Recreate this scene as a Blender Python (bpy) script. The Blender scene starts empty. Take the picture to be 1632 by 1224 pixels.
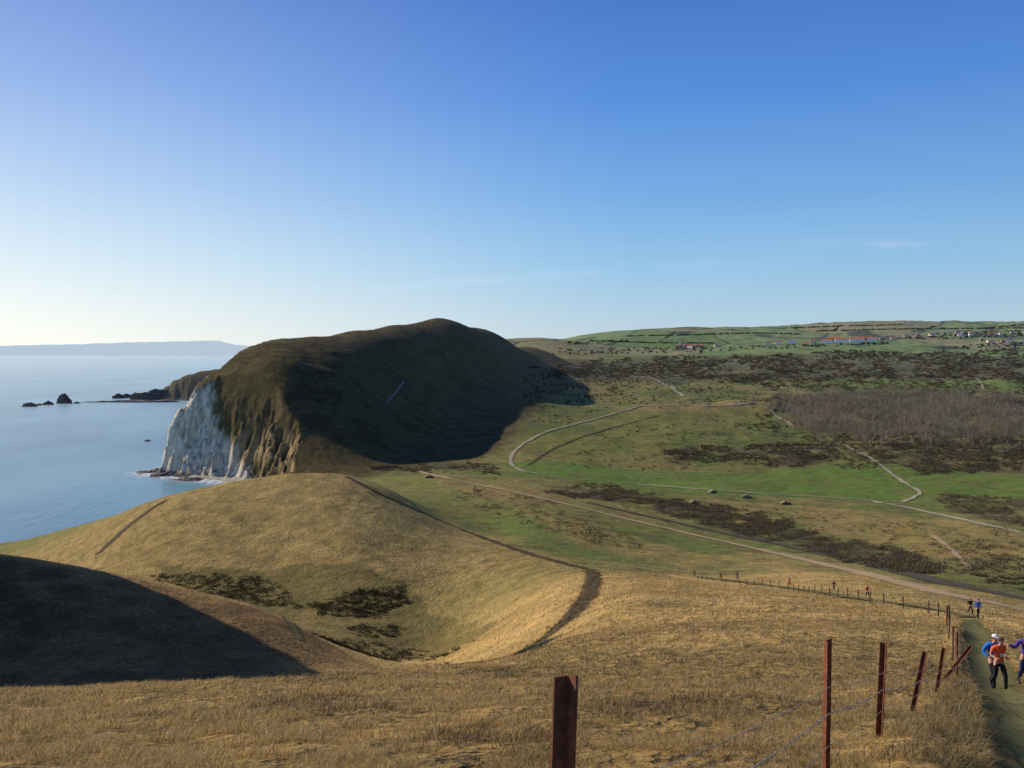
import bpy, math, numpy as np, bmesh
from mathutils import Vector, Matrix
rng=np.random.default_rng(7)
F=1385.;CX=816.;CY=612.;HOR=555.;CAMZ=130.
PT=math.atan((CY-HOR)/F); cpt,spt=math.cos(PT),math.sin(PT)
SC=bpy.context.scene; COL=SC.collection
def pix(u,v):
    X=u-CX;Y=CY-v;dn=F*cpt+Y*spt
    return CX+F*X/dn, HOR-F*(Y*cpt-F*spt)/dn
# ---------------------------------------------------------------- noise
def _h(ix,iy,s):
    n=(ix.astype(np.int64)*374761393+iy.astype(np.int64)*668265263+s*974634777)&0xffffffff
    n=((n^(n>>13))*1274126177)&0xffffffff
    n=n^(n>>16)
    return (n&0xffff)/65535.
def vn(x,y,s=0):
    x=np.asarray(x,float);y=np.asarray(y,float)
    ix=np.floor(x);iy=np.floor(y);fx=x-ix;fy=y-iy
    fx=fx*fx*fx*(fx*(fx*6-15)+10);fy=fy*fy*fy*(fy*(fy*6-15)+10)
    a=_h(ix,iy,s);b=_h(ix+1,iy,s);c=_h(ix,iy+1,s);d=_h(ix+1,iy+1,s)
    return (a*(1-fx)+b*fx)*(1-fy)+(c*(1-fx)+d*fx)*fy
def fbm(x,y,s=0,o=4):
    r=0;a=.5;t=0
    for i in range(o):
        r=r+a*vn(x*2**i+i*17.3,y*2**i-i*9.1,s+i);t+=a;a*=.5
    return r/t
def sstep(a,b,x):
    t=np.clip((x-a)/(b-a),0,1);return t*t*(3-2*t)
# ---------------------------------------------------------------- terrain control profiles
NEAR=[(.6,None,-1.68),(1,None,-1.75),(2.3,None,-1.98),(3.6,None,-2.3),(5.5,None,-2.8),(8.5,None,-3.85)]
PROF={
 -500:[(15,1125),(25,1108),(40,1120),(60,1120),(90,1080),(120,960),(150,850),(200,860),(300,900),(400,880),(520,850),(700,800)],
 0:[(15,1125),(25,1101),(40,1122),(60,1145),(90,1120),(120,1000),(150,886),(175,905),(210,950),(260,958),(330,915),(400,880),(470,866),(540,880),(700,800),(900,760)],
 130:[(15,1122),(26,1096),(40,1118),(60,1142),(90,1115),(120,1000),(150,905),(175,922),(210,945),(250,925),(300,880),(350,850),(400,838),(440,840),(500,880),(600,860),(900,700)],
 250:[(15,1118),(27,1091),(40,1110),(60,1135),(90,1112),(120,1015),(150,930),(175,942),(200,960),(235,925),(270,870),(310,820),(340,798),(380,802),(450,835),(550,865),(700,800),(800,760),(900,640),(1000,570),(1300,545),(2150,618),(2300,609),(2600,640)],
 300:[(340,785),(900,640),(1000,560),(2150,606),(2250,594),(2400,597)],
 370:[(27,1085),(150,958),(340,772),(380,778),(500,810),(700,785),(790,758),(830,710),(870,640),(910,590),(955,563),(1100,552),(1500,545),(2000,592),(2300,587),(2600,600)],
 450:[(15,1112),(29,1081),(45,1103),(70,1120),(100,1080),(130,1012),(150,985),(168,995),(195,990),(218,955),(250,890),(290,820),(330,770),(350,758),(380,765),(450,800),(550,805),(650,792),(730,772),(775,757),(795,735),(825,688),(860,628),(900,583),(955,553),(1040,539),(1100,545),(1500,560),(2200,585)],
 500:[(350,755),(765,757),(790,735),(820,700),(865,640),(930,580),(1085,536),(1200,545)],
 560:[(15,1112),(30,1075),(45,1092),(70,1112),(110,1095),(150,1045),(185,1008),(220,945),(260,860),(310,790),(350,757),(380,765),(450,785),(600,775),(700,763),(780,748),(820,710),(865,655),(925,609),(1000,575),(1100,545),(1200,527),(1260,530),(1400,550),(1800,580),(2500,590)],
 630:[(350,785),(1350,516),(1200,545),(1000,625),(880,700),(800,742),(1420,520),(1600,555)],
 700:[(15,1110),(24.7,1087),(33,1064),(45,1072),(70,1095),(110,1088),(150,1062),(170,1045),(190,1018),(220,955),(260,885),(300,848),(340,830),(360,824),(420,805),(500,785),(600,766),(700,753),(800,740),(900,715),(1000,680),(1100,640),(1200,600),(1350,548),(1500,506),(1560,508),(1700,530),(2000,560),(2600,590),(3500,560)],
 790:[(1700,531),(1500,560),(1250,620),(1100,665),(950,708),(1800,532),(2000,560),(360,848)],
 850:[(15,1106),(24.7,1086),(40,1045),(60,1042),(80,1038),(110,1018),(150,972),(190,932),(230,900),(260,885),(300,862),(360,836),(430,812),(520,786),(600,771),(700,756),(800,743),(900,718),(1050,682),(1200,652),(1400,622),(1600,594),(1800,572),(2000,553),(2120,553),(2300,572),(3000,560),(3500,540),(3800,540),(4500,560),(7000,560),(15000,560),(30000,558)],
 930:[(40,1042),(60,1010),(90,985),(130,955),(170,928),(210,908),(240,899),(300,872),(2500,577),(2100,592),(1700,608),(3000,566),(4000,545),(4800,533),(5200,534)],
 1000:[(15,1104),(24.7,1085),(40,1040),(60,1000),(85,970),(110,950),(150,928),(200,912),(240,903),(300,880),(360,856),(430,830),(520,800),(600,782),(700,768),(800,750),(900,722),(1050,690),(1300,652),(1600,622),(2000,600),(2500,584),(3000,570),(3500,558),(4200,540),(4800,528),(5300,527),(7000,545),(15000,555),(30000,556)],
 1107:[(24.7,1086),(50,1004),(85,968),(120,948),(173,932),(220,921),(260,905),(300,886),(400,850),(500,815),(600,790),(700,770)],
 1250:[(15,1104),(24.7,1087),(50,1005),(80,968),(120,951),(173,936),(220,916),(300,885),(400,856),(500,826),(600,801),(700,779),(850,748),(950,724),(1100,697),(1300,666),(1500,640),(1900,613),(2400,592),(3000,571),(3500,556),(4000,545),(4600,530),(5200,520),(5600,519),(7000,540),(15000,552),(30000,555)],
 1400:[(24.7,1088),(50,1007),(80,975),(120,955),(160,942),(220,915),(300,888),(400,862),(5200,513),(4500,531),(3500,556)],
 1550:[(15,1103),(24.7,1089),(50,1011),(75,987),(110,968),(135,957),(190,930),(260,900),(370,860),(480,830),(600,802),(700,780),(850,750),(1100,703),(1300,676),(1500,652),(1900,622),(2400,600),(3000,575),(3500,558),(4000,545),(4600,530),(5200,515),(5600,514),(7000,535),(15000,550),(30000,555)],
 1700:[(15,1104),(24.7,1096),(50,1025),(75,1003),(110,985),(140,970),(190,942),(260,908),(370,868),(480,836),(600,806),(850,754),(1300,680),(1900,626),(3000,577),(4000,546),(5200,514),(7000,535)],
 2150:[(15,1110),(24.7,1104),(50,1050),(110,1000),(190,955),(370,875),(600,812),(1300,688),(3000,580),(5200,515),(7000,535),(30000,555)],
}
P=[];W=[]
for u,l in PROF.items():
    for d,v in l:
        a,b=pix(u,v);P.append((a,math.log(d)));W.append(b-F*1.6/d)
for u in (-500,-100,300,700,1000,1300,1650,2150):
    for d,_,z in NEAR:
        P.append((u,math.log(d)));W.append(HOR-F*z/d-F*1.6/d)
P=np.array(P);W=np.array(W)
P[:,0]/=200.;P[:,1]/=.2
def ker(r2): return r2*np.log(r2+1e-12)*.5
N=len(P)
K=ker(((P[:,None]-P[None])**2).sum(-1))+np.eye(N)*.02
A=np.zeros((N+3,N+3));A[:N,:N]=K;A[:N,N]=1;A[:N,N+1:]=P;A[N,:N]=1;A[N+1:,:N]=P.T
sol=np.linalg.solve(A,np.r_[W,0,0,0])
U=np.r_[np.arange(-3400,-500,40),np.arange(-500,2150,2.8),np.arange(2150,4000,60.)]
def gs(a,b,r): return np.exp(np.arange(math.log(a),math.log(b),math.log(r)))
D=np.r_[gs(.6,12,1.02),gs(12,800,1.0095),np.arange(800,1120,1.3),gs(1120,2600,1.009),gs(2600,6500,1.006),gs(6500,33000,1.05)]
nu,nd=len(U),len(D)
uc=np.clip(U,-500,2150)/200.;ld=np.log(D)/.2
Wg=np.zeros((nd,nu))
for i in range(nd):
    r2=(uc[:,None]-P[None,:,0])**2+((ld[i]-P[:,1])**2)[None]
    Wg[i]=ker(r2)@sol[:N]+sol[N]+sol[N+1]*uc+sol[N+2]*ld[i]
DD=D[:,None]*np.ones(nu)
X=(U[None]-CX)/F*DD;Y=DD
Z=CAMZ-(Wg+F*1.6/DD-HOR)/F*DD
# unseen hill on the seaward side, shaped to cast shade on the near-left mound
Z+=88*(.80+.40*fbm(X/11,Y/11,2,3))*np.exp(-((X+148)/27)**4-((Y-147)/43)**4)
# natural unevenness
w=sstep(60,200,DD)
Z+=w*(fbm(X/55,Y/55,3)-.5)*np.where((Y>780)&(X<100),2.0,3.0)*np.clip(DD/600,.3,1)
Z+=sstep(20,80,DD)*(fbm(X/12,Y/12,5)-.5)*1.0
Z+=sstep(450,750,DD)*sstep(20,160,X-(Y-800)*.2)*(fbm(X/95,Y/95,6,3)-.5)*13*np.clip(DD/1000,.6,1.6)
Z+=sstep(2000,3500,DD)*(fbm(X/500,Y/500,8)-.5)*22
Z+=(fbm(X/1.7,Y/1.7,11)-.5)*.28*(1-sstep(60,150,DD))
# coast
COAST=np.array([(-340,-500),(-340,0),(-335,300),(-330,440),(-322,530),(-311,580),(-270,620),(-230,650),(-203,700),(-205,755),(-225,800),(-263,832),(-300,852),(-351,880),(-378,898),(-368,930),(-352,1000),(-355,1100),(-380,1300),(-420,1700),(-500,1900),(-640,2060),(-740,2140),(-860,2160),(-945,2215),(-900,2290),(-780,2400),(-650,2700),(-500,3200),(-300,4000),(-100,6000),(-100,9000),(500,40000),(90000,40000),(90000,-500)],float)
def inpoly(x,y,poly):
    r=np.zeros(x.shape,bool);n=len(poly)
    for i in range(n):
        x1,y1=poly[i];x2,y2=poly[(i+1)%n]
        if y1==y2: continue
        c=((y1>y)!=(y2>y))&(x<(x2-x1)*(y-y1)/(y2-y1)+x1)
        r^=c
    return r
def segdist(x,y,poly,closed=False):
    best=np.full(x.shape,1e12);n=len(poly)
    for i in range(n if closed else n-1):
        x1,y1=poly[i];x2,y2=poly[(i+1)%n];dx,dy=x2-x1,y2-y1
        t=np.clip(((x-x1)*dx+(y-y1)*dy)/(dx*dx+dy*dy),0,1)
        best=np.minimum(best,(x-x1-t*dx)**2+(y-y1-t*dy)**2)
    return np.sqrt(best)
PATHW=np.array([(.9,-1),(1.6,1),(2.75,3),(3.9,5.5),(5.55,8.5),(7.4,12),(13.8,24),(22,40),(40,75)],float)
nr_=D<90
pdn=segdist(X[nr_],Y[nr_],PATHW);lft=X[nr_]<np.interp(Y[nr_],PATHW[:,1],PATHW[:,0])
fd=1-sstep(45,80,Y[nr_])
Z[nr_]+=fd*(-.34*np.exp(-(pdn/.75)**2)+np.where(lft,.12,.08)*np.exp(-((pdn-1.15)/.35)**2))
sd=segdist(X,Y,COAST[:-3]);ins=inpoly(X,Y,COAST)
sdA=segdist(X,Y,COAST[14:19])
sd=np.where(ins,sd,-sd)
bay=sstep(3,22,sdA-np.abs(sd))*(Y>780)*(Y<1100)
rid=np.abs(fbm(X/26,Y/26,21,3)-.5)*2
rid2=np.abs(fbm(X/9,Y/9,25,3)-.5)*2
rid3=np.abs(fbm(X/4,Y/4,27,2)-.5)*2
sdn=sd-((rid*24-6)*sstep(2,25,sd)*(1-.45*bay)+rid2*7*sstep(0,8,sd)+rid3*3.5*sstep(2,8,sd))*(1-sstep(40-18*bay,85-35*bay,sd))-(fbm(X/30,Y/30,31)-.5)*14*(1-sstep(2,25,sd))
cpx=[-4000,-300,-60,-8,0,4,8,16,56,100,160,300,40000]
cpz=[-60,-40,-14,-2.5,.4,2.5,12,44,118,175,260,650,60000]
CPF=np.interp(sdn,cpx,cpz)
CPB=np.interp(sdn,[-4000,-300,-60,-8,0,9,14,24,70,40000],[-60,-40,-14,-2.5,.4,2.2,12,34,150,70000])
CPF=CPF*(1-bay)+CPB*bay
CPM=np.interp(sdn,[-4000,-300,-60,-8,0,12,60,100,200,40000],[-60,-40,-14,-2.5,.4,7,50,80,200,60000])
CPF=np.where(Y>1850,CPM,CPF)
land=np.maximum(Z,1.2)
Zc=np.minimum(land,CPF)
cliffness=sstep(-2,5,land-CPF)
Z=np.where(sd>400,np.maximum(Z,1.0),Zc)
V=HOR-F*(Z-CAMZ)/DD
def rowi(y): return np.interp(y,D,np.arange(nd))
def coli(u): return np.interp(u,U,np.arange(nu))
def H(x,y,G=None):
    G=Z if G is None else G
    y=np.maximum(np.asarray(y,float),.61);x=np.asarray(x,float)
    c=coli(CX+F*x/y);r=rowi(y)
    i=np.clip(r.astype(int),0,nd-2);j=np.clip(c.astype(int),0,nu-2);a=r-i;b=c-j
    return (G[i,j]*(1-b)+G[i,j+1]*b)*(1-a)+(G[i+1,j]*(1-b)+G[i+1,j+1]*b)*a
def ground(u,v,dmin=1.5,dmax=1e6):
    a,b=pix(u,v);c=float(coli(a));j=min(int(c),nu-2);t=c-j
    col=V[:,j]*(1-t)+V[:,j+1]*t
    k=np.nonzero((col<=b)&(D>dmin))[0]
    if len(k)==0: 
        kk=np.nonzero(D>dmin)[0]; k=[kk[np.argmin(col[kk])]]
    k=k[0]
    if k>0 and col[k-1]>b: 
        s=(col[k-1]-b)/(col[k-1]-col[k]);d=D[k-1]+(D[k]-D[k-1])*s
    else: d=D[k]
    d=min(d,dmax)
    return np.array([(a-CX)/F*d,d])
def gpoly(l,dmin=1.5): return np.array([ground(u,v,dmin) for u,v in l])
# ---------------------------------------------------------------- helpers
def mk(name,Vt,Fc,mat=None,cols=None,smooth=False,extra=None):
    me=bpy.data.meshes.new(name)
    Vt=np.ascontiguousarray(Vt,np.float32);Fc=np.ascontiguousarray(Fc,np.int32);k=Fc.shape[1]
    me.vertices.add(len(Vt));me.vertices.foreach_set('co',Vt.ravel())
    me.loops.add(Fc.size);me.loops.foreach_set('vertex_index',Fc.ravel())
    me.polygons.add(len(Fc));me.polygons.foreach_set('loop_start',np.arange(0,Fc.size,k,dtype=np.int32))
    me.update(calc_edges=True)
    if smooth: me.polygons.foreach_set('use_smooth',np.ones(len(Fc),bool))
    if cols is not None:
        c=np.ones((len(Vt),4),np.float32);c[:,:cols.shape[1]]=cols
        at=me.color_attributes.new('Col','FLOAT_COLOR','POINT');at.data.foreach_set('color',c.ravel())
    if extra is not None:
        for nm,a in extra.items():
            at=me.attributes.new(nm,'FLOAT','POINT');at.data.foreach_set('value',np.ascontiguousarray(a,np.float32))
    ob=bpy.data.objects.new(name,me);COL.objects.link(ob)
    if mat: me.materials.append(mat)
    return ob
def tag(o,label,cat,group=None,kind=None):
    o['label']=label;o['category']=cat
    if group:o['group']=group
    if kind:o['kind']=kind
    return o
HZ=(0.40,0.52,0.66)
class NT:
    def __init__(s,name):
        s.m=bpy.data.materials.new(name);s.m.use_nodes=True;s.t=s.m.node_tree;s.n=s.t.nodes;s.l=s.t.links
        s.b=s.n['Principled BSDF'];s.out=s.n['Material Output'];s.b.inputs['Specular IOR Level'].default_value=.15;s.b.inputs['Roughness'].default_value=.9
    def add(s,t,**k):
        n=s.n.new(t)
        for a,b in k.items():
            if a in n.inputs.keys(): n.inputs[a].default_value=b
            else: setattr(n,a,b)
        return n
    def noise(s,scale,detail=4,vec=None,rough=.55):
        n=s.add('ShaderNodeTexNoise');n.inputs['Scale'].default_value=scale;n.inputs['Detail'].default_value=detail;n.inputs['Roughness'].default_value=rough
        if vec is None:
            g=s.add('ShaderNodeNewGeometry');vec=g.outputs['Position']
        s.l.new(vec,n.inputs['Vector']);return n.outputs['Fac']
    def ramp(s,f,stops):
        r=s.add('ShaderNodeValToRGB');e=r.color_ramp.elements
        e[0].position,e[0].color=stops[0][0],(*stops[0][1],1);e[1].position,e[1].color=stops[-1][0],(*stops[-1][1],1)
        for p_,c in stops[1:-1]:
            q=e.new(p_);q.color=(*c,1)
        s.l.new(f,r.inputs[0]);return r.outputs[0]
    def mix(s,a,b,f,mode='MIX'):
        m=s.add('ShaderNodeMix',data_type='RGBA',blend_type=mode)
        for k,v in ((0,f),(6,a),(7,b)):
            if hasattr(v,'links') : s.l.new(v,m.inputs[k])
            else: m.inputs[k].default_value=v if not isinstance(v,tuple) else (*v,1)
        return m.outputs[2]
    def bump(s,h,dist,strg=1,nrm=None):
        b=s.add('ShaderNodeBump');b.inputs['Distance'].default_value=dist;b.inputs['Strength'].default_value=strg
        s.l.new(h,b.inputs['Height'])
        if nrm is not None: s.l.new(nrm,b.inputs['Normal'])
        return b.outputs[0]
    def haze(s,c=HZ):  # aerial haze painted into the material as emission, weighted per vertex
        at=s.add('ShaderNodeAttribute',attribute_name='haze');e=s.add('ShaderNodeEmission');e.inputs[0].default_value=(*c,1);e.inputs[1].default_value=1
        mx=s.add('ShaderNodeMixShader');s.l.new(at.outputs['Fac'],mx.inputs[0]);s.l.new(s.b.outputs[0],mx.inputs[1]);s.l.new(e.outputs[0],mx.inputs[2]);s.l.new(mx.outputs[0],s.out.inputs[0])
def hz(d): return 1-np.exp(-np.maximum(np.asarray(d,float)-900,0)/42000)
def simple(name,c,rough=.85,var=.25,scale=6,bump=0,metal=0,obj=True):
    t=NT(name)
    tc=t.add('ShaderNodeTexCoord')
    f=t.noise(scale,5,tc.outputs['Object'])
    lo=tuple(x*(1-var) for x in c);hi=tuple(min(x*(1+var),1) for x in c)
    t.l.new(t.ramp(f,[(.3,lo),(.7,hi)]),t.b.inputs['Base Color']);t.b.inputs['Roughness'].default_value=rough;t.b.inputs['Metallic'].default_value=metal
    if bump: t.l.new(t.bump(f,bump),t.b.inputs['Normal'])
    return t.m
# ---------------------------------------------------------------- terrain colours
def C(*a): return np.array(a,float)
n1=fbm(X/70,Y/70,41);n2=fbm(X/15,Y/15,42);n3=fbm(X/240,Y/240,43);n4=fbm(X/5,Y/5,44)
def mixc(a,b,t):
    t=np.asarray(t)[...,None];return a*(1-t)+b*t
straw=C(.56,.37,.14);straw2=C(.42,.27,.10);olive=C(.26,.215,.075);green=C(.17,.195,.052);bgreen=C(.145,.225,.045);scrub=C(.095,.075,.042);hillc=C(.135,.10,.045)
col=mixc(straw,straw2,sstep(.35,.65,n2)*.8)
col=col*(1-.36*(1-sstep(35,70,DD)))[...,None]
spur=sstep(150,230,DD)*(X<40);col=mixc(col,C(.31,.23,.085),spur*.7)
tz=(Z+(n2-.5)*3)/2.1;tl=np.abs(tz-np.round(tz))*2
col=col*(1-.18*(spur*sstep(150,200,DD)*(1-sstep(.15,.4,tl)))[...,None])
col=mixc(col,olive,sstep(.45,.7,n1)*.5*sstep(60,160,DD))
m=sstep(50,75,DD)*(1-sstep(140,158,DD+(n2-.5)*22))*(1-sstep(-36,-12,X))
col=mixc(col,mixc(C(.24,.14,.058),C(.15,.092,.042),sstep(.4,.6,n4)),m*.9)  # mound ground painted darker to deepen the shade lying on it
# valley floor
va=mixc(olive*1.05,green,sstep(.33,.6,n1));va=mixc(va,scrub*1.4,sstep(.52,.72,n2)*.5);va=mixc(va,straw*.62,sstep(.55,.8,n3)*.5);va=mixc(va,scrub*1.3,sstep(.60,.75,n4)*.4)
T=lambda poly,nz=10,dmin=1.5: inpoly(X+(n2-.5)*nz,Y+(n1-.5)*nz,gpoly(poly,dmin))
lim=np.interp(np.clip(U,-500,2150),[-500,540,560,640,720,850,940,1000,1100,1300,1500,2150],[2000,700,352,355,358,275,225,222,238,235,180,130])[None]
valley=sstep(-.06,.06,np.log(DD/lim)+(n2-.5)*.15)
col=mixc(col,va,valley)
# spur seaward end green
m=sstep(330,420,DD)*(Y<640)*(X<-120)*sstep(-120,-190,X);col=mixc(col,C(.20,.21,.06),m*.75)
# combe bottom darker olive
m=T([(230,905),(420,910),(560,900),(660,930),(760,1000),(800,1050),(560,1075),(470,1010),(350,955)],12,170)
col=mixc(col,olive*.6,m*.7)
# headland hill
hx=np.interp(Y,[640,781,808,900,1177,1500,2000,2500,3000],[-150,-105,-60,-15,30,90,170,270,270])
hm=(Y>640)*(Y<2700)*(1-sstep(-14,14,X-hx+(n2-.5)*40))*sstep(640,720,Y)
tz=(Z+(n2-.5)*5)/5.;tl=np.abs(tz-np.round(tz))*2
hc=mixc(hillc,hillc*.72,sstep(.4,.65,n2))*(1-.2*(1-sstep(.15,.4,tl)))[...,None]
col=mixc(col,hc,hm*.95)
# green meadows
for q,s_ in (([(800,738),(860,735),(1000,748),(1180,756),(1320,742),(1500,748),(1632,755),(1632,790),(1480,790),(1380,797),(1150,787),(950,770),(830,755)],.9),
          ([(1380,690),(1500,695),(1632,690),(1632,660),(1500,680)],.9),([(1300,600),(1632,604),(1632,625),(1400,618)],.9),
          ([(600,755),(760,790),(900,830),(1050,870),(1160,890),(1060,905),(900,880),(720,825),(610,780)],.4)):
    m=T(q,14);col=mixc(col,mixc(bgreen,green,sstep(.35,.65,n2)),m*s_)
# straw dry patches in the valley
for q in ([(1200,800),(1400,815),(1632,850),(1632,900),(1500,890),(1300,850)],[(1180,880),(1500,940),(1632,950),(1632,975),(1400,930),(1200,905)],[(1000,645),(1230,640),(1220,660),(1050,665)],[(830,810),(1000,850),(1200,895),(1100,905),(900,860)],[(980,790),(1180,800),(1260,830),(1180,835),(1060,805)]):
    m=T(q,20);col=mixc(col,mixc(straw*.68,olive,sstep(.35,.7,n2)),m*.7)
# yellow-green hummock slopes left of wood
m=T([(860,710),(1000,660),(1200,650),(1250,690),(1100,715),(900,735)],20);col=mixc(col,mixc(C(.25,.225,.07),C(.17,.185,.05),sstep(.3,.7,n2)),m*.8)
# ground darkened below the thickets
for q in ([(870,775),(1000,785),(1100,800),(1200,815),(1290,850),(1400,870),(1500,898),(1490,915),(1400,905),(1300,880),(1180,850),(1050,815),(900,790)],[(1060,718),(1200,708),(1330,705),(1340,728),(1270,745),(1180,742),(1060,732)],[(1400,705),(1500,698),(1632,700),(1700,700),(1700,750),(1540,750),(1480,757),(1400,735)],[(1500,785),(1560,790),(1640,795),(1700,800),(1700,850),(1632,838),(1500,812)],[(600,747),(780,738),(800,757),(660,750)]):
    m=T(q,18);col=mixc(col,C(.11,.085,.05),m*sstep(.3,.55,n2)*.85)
# heath belt
m=T([(850,585),(1000,572),(1300,562),(1632,556),(1800,556),(1800,600),(1632,606),(1400,603),(1150,606),(900,600)],60);col=mixc(col,mixc(C(.095,.075,.042),C(.15,.14,.055),sstep(.35,.65,n2)),m*.8)
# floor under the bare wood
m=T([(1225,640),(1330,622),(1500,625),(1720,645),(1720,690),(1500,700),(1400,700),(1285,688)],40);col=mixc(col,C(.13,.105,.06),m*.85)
# far farmland patchwork
fr=sstep(3000,3300,DD+(n3-.5)*500)*(X>0)
sx=rng.uniform(-500,6500,150);sy=rng.uniform(2800,7500,150);sc=rng.uniform(0,1,150)
d1=np.full(X.shape,1e9);d2=d1.copy();ci=np.zeros(X.shape)
r0=int(np.searchsorted(D,2700));c0=int(np.searchsorted(U,700))
xx=X[r0:,c0:];yy=Y[r0:,c0:];a1=d1[r0:,c0:];a2=d2[r0:,c0:];cc=ci[r0:,c0:]
for k in range(150):
    q=np.hypot(xx-sx[k],(yy-sy[k])*.7)
    nw=q<a1
    a2[:]=np.where(nw,a1,np.minimum(a2,q));cc[:]=np.where(nw,sc[k],cc);a1[:]=np.where(nw,q,a1)
fcol=mixc(C(.15,.225,.05),C(.22,.27,.085),np.clip(ci*2,0,1));fcol=mixc(fcol,C(.29,.25,.11),(ci>.72)*1.)
fcol=mixc(fcol,C(.05,.06,.03),1-sstep(5,16,d2-d1));fcol=mixc(fcol,C(.07,.075,.04),sstep(.64,.70,fbm(X/300,Y/300,77)))
col=mixc(col,fcol,fr)
# cliffs
gy=np.gradient(Z,axis=0)/np.gradient(DD,axis=0);gx=np.gradient(Z,axis=1)/np.gradient(X,axis=1)
slope=np.hypot(gx,gy)
chalk=C(.92,.79,.60)
nh=fbm(X/7,(Y+Z*1.5)/7,55);st_=fbm(X/2.6,Y/2.6,58,3);head=(Y>780)&(Y<1600)&(X<-150)
xl=np.interp(Z,[0,12,32,50,70,100,130],[-252,-262,-284,-304,-314,-316,-304])
ck=cliffness*sstep(.55,.95,slope+(nh-.5)*.9)*head
brown=C(.38,.26,.135)
chk=mixc(chalk,C(.50,.40,.28),sstep(.48,.66,st_)*.7);chk=mixc(chk,brown*.6,(1-sstep(.05,.14,rid3))*.4);chk=mixc(chk,brown*.7,sstep(.62,.74,nh)*.4)
notw=sstep(-5,7,X-xl+(nh-.5)*24)*((Y<1000)|(Z>110))
grs=mixc(hillc,brown,(1-sstep(.12,.26,rid2))*(1-sstep(36,58,Z+(nh-.5)*26))*sstep(0,10,Z))
cc2=mixc(chk,grs,notw)
col=mixc(col,cc2,ck)
ck=cliffness*sstep(.45,.7,slope)*(~head);col=mixc(col,mixc(C(.07,.055,.042),C(.15,.115,.08),sstep(.4,.6,nh)),ck)
m=(Y>1850)&(Y<2700)&(X<-350);col=mixc(col,C(.10,.08,.05),m*.6)
bch=(Z<3.0)&(sd<30)&(sd>-40)&(Y<1500);col=mixc(col,C(.50,.45,.36),bch*1.)
rocky=(Z<2.2)&(X<-325)&(Y>840);col=mixc(col,C(.12,.10,.085),rocky*1.)
haze=hz(np.hypot(X,Y))
Vt=np.stack([X,Y,Z],-1).reshape(-1,3)
idx=np.arange(nd*nu).reshape(nd,nu)
Fc=np.stack([idx[:-1,:-1],idx[:-1,1:],idx[1:,1:],idx[1:,:-1]],-1).reshape(-1,4)
t=NT('hill_grass_land')
at=t.add('ShaderNodeAttribute',attribute_name='Col')
fa=t.noise(9,6);fb=t.noise(1.3,6);fc_=t.noise(.16,6,rough=.7)
c=t.mix(at.outputs['Color'],t.ramp(fa,[(.3,(.62,.6,.55)),(.7,(1.3,1.3,1.3))]),.8,'MULTIPLY')
c=t.mix(c,t.ramp(fb,[(.3,(.6,.62,.62)),(.7,(1.3,1.28,1.22))]),.9,'MULTIPLY')
c=t.mix(c,t.ramp(fc_,[(.32,(.55,.6,.6)),(.68,(1.35,1.3,1.25))]),.8,'MULTIPLY')
t.l.new(c,t.b.inputs['Base Color']);t.b.inputs['Specular IOR Level'].default_value=.05;t.b.inputs['Roughness'].default_value=1
n_=t.bump(fa,.06,.6);n_=t.bump(fb,.55,.85,n_);n_=t.bump(fc_,2.6,.6,n_);t.l.new(n_,t.b.inputs['Normal']);t.haze()
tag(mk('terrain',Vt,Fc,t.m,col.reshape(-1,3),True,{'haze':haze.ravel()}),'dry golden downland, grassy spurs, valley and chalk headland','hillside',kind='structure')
# ---------------------------------------------------------------- sea
t=NT('sea_water');t.b.inputs['Roughness'].default_value=.3;t.b.inputs['Specular IOR Level'].default_value=.5;t.b.inputs['IOR'].default_value=1.33
g=t.add('ShaderNodeNewGeometry');mp=t.add('ShaderNodeMapping');mp.inputs['Scale'].default_value=(1,.35,1);mp.inputs['Rotation'].default_value=(0,0,.5);t.l.new(g.outputs['Position'],mp.inputs[0])
big=t.noise(.0045,5,mp.outputs[0]);t.l.new(t.ramp(big,[(.35,(.05,.145,.23)),(.65,(.14,.31,.36))]),t.b.inputs['Base Color'])
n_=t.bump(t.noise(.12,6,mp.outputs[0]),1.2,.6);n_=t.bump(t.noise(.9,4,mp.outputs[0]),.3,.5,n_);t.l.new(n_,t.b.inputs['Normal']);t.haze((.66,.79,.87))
sy_=np.r_[-3000,0,gs(100,150000,1.12)];sa=np.linspace(-4,3,90)
SX=sa[None]*(np.abs(sy_[:,None])+600);SY=sy_[:,None]+0*SX
idx=np.arange(SX.size).reshape(SX.shape);Fq=np.stack([idx[:-1,:-1],idx[:-1,1:],idx[1:,1:],idx[1:,:-1]],-1).reshape(-1,4)
sr_=np.hypot(SX,SY);sh_=(1-np.exp(-np.maximum(sr_-500,0)/4500))*.72*np.clip(.72+.7*(-SX/np.maximum(sr_,1)),.5,1.3)  # painted haze glow on the water, rising with distance and towards the left
tag(mk('sea',np.stack([SX,SY,SX*0],-1).reshape(-1,3),Fq,t.m,None,True,{'haze':sh_.ravel()}),'calm blue sea in the bay','sea',kind='structure')
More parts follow.
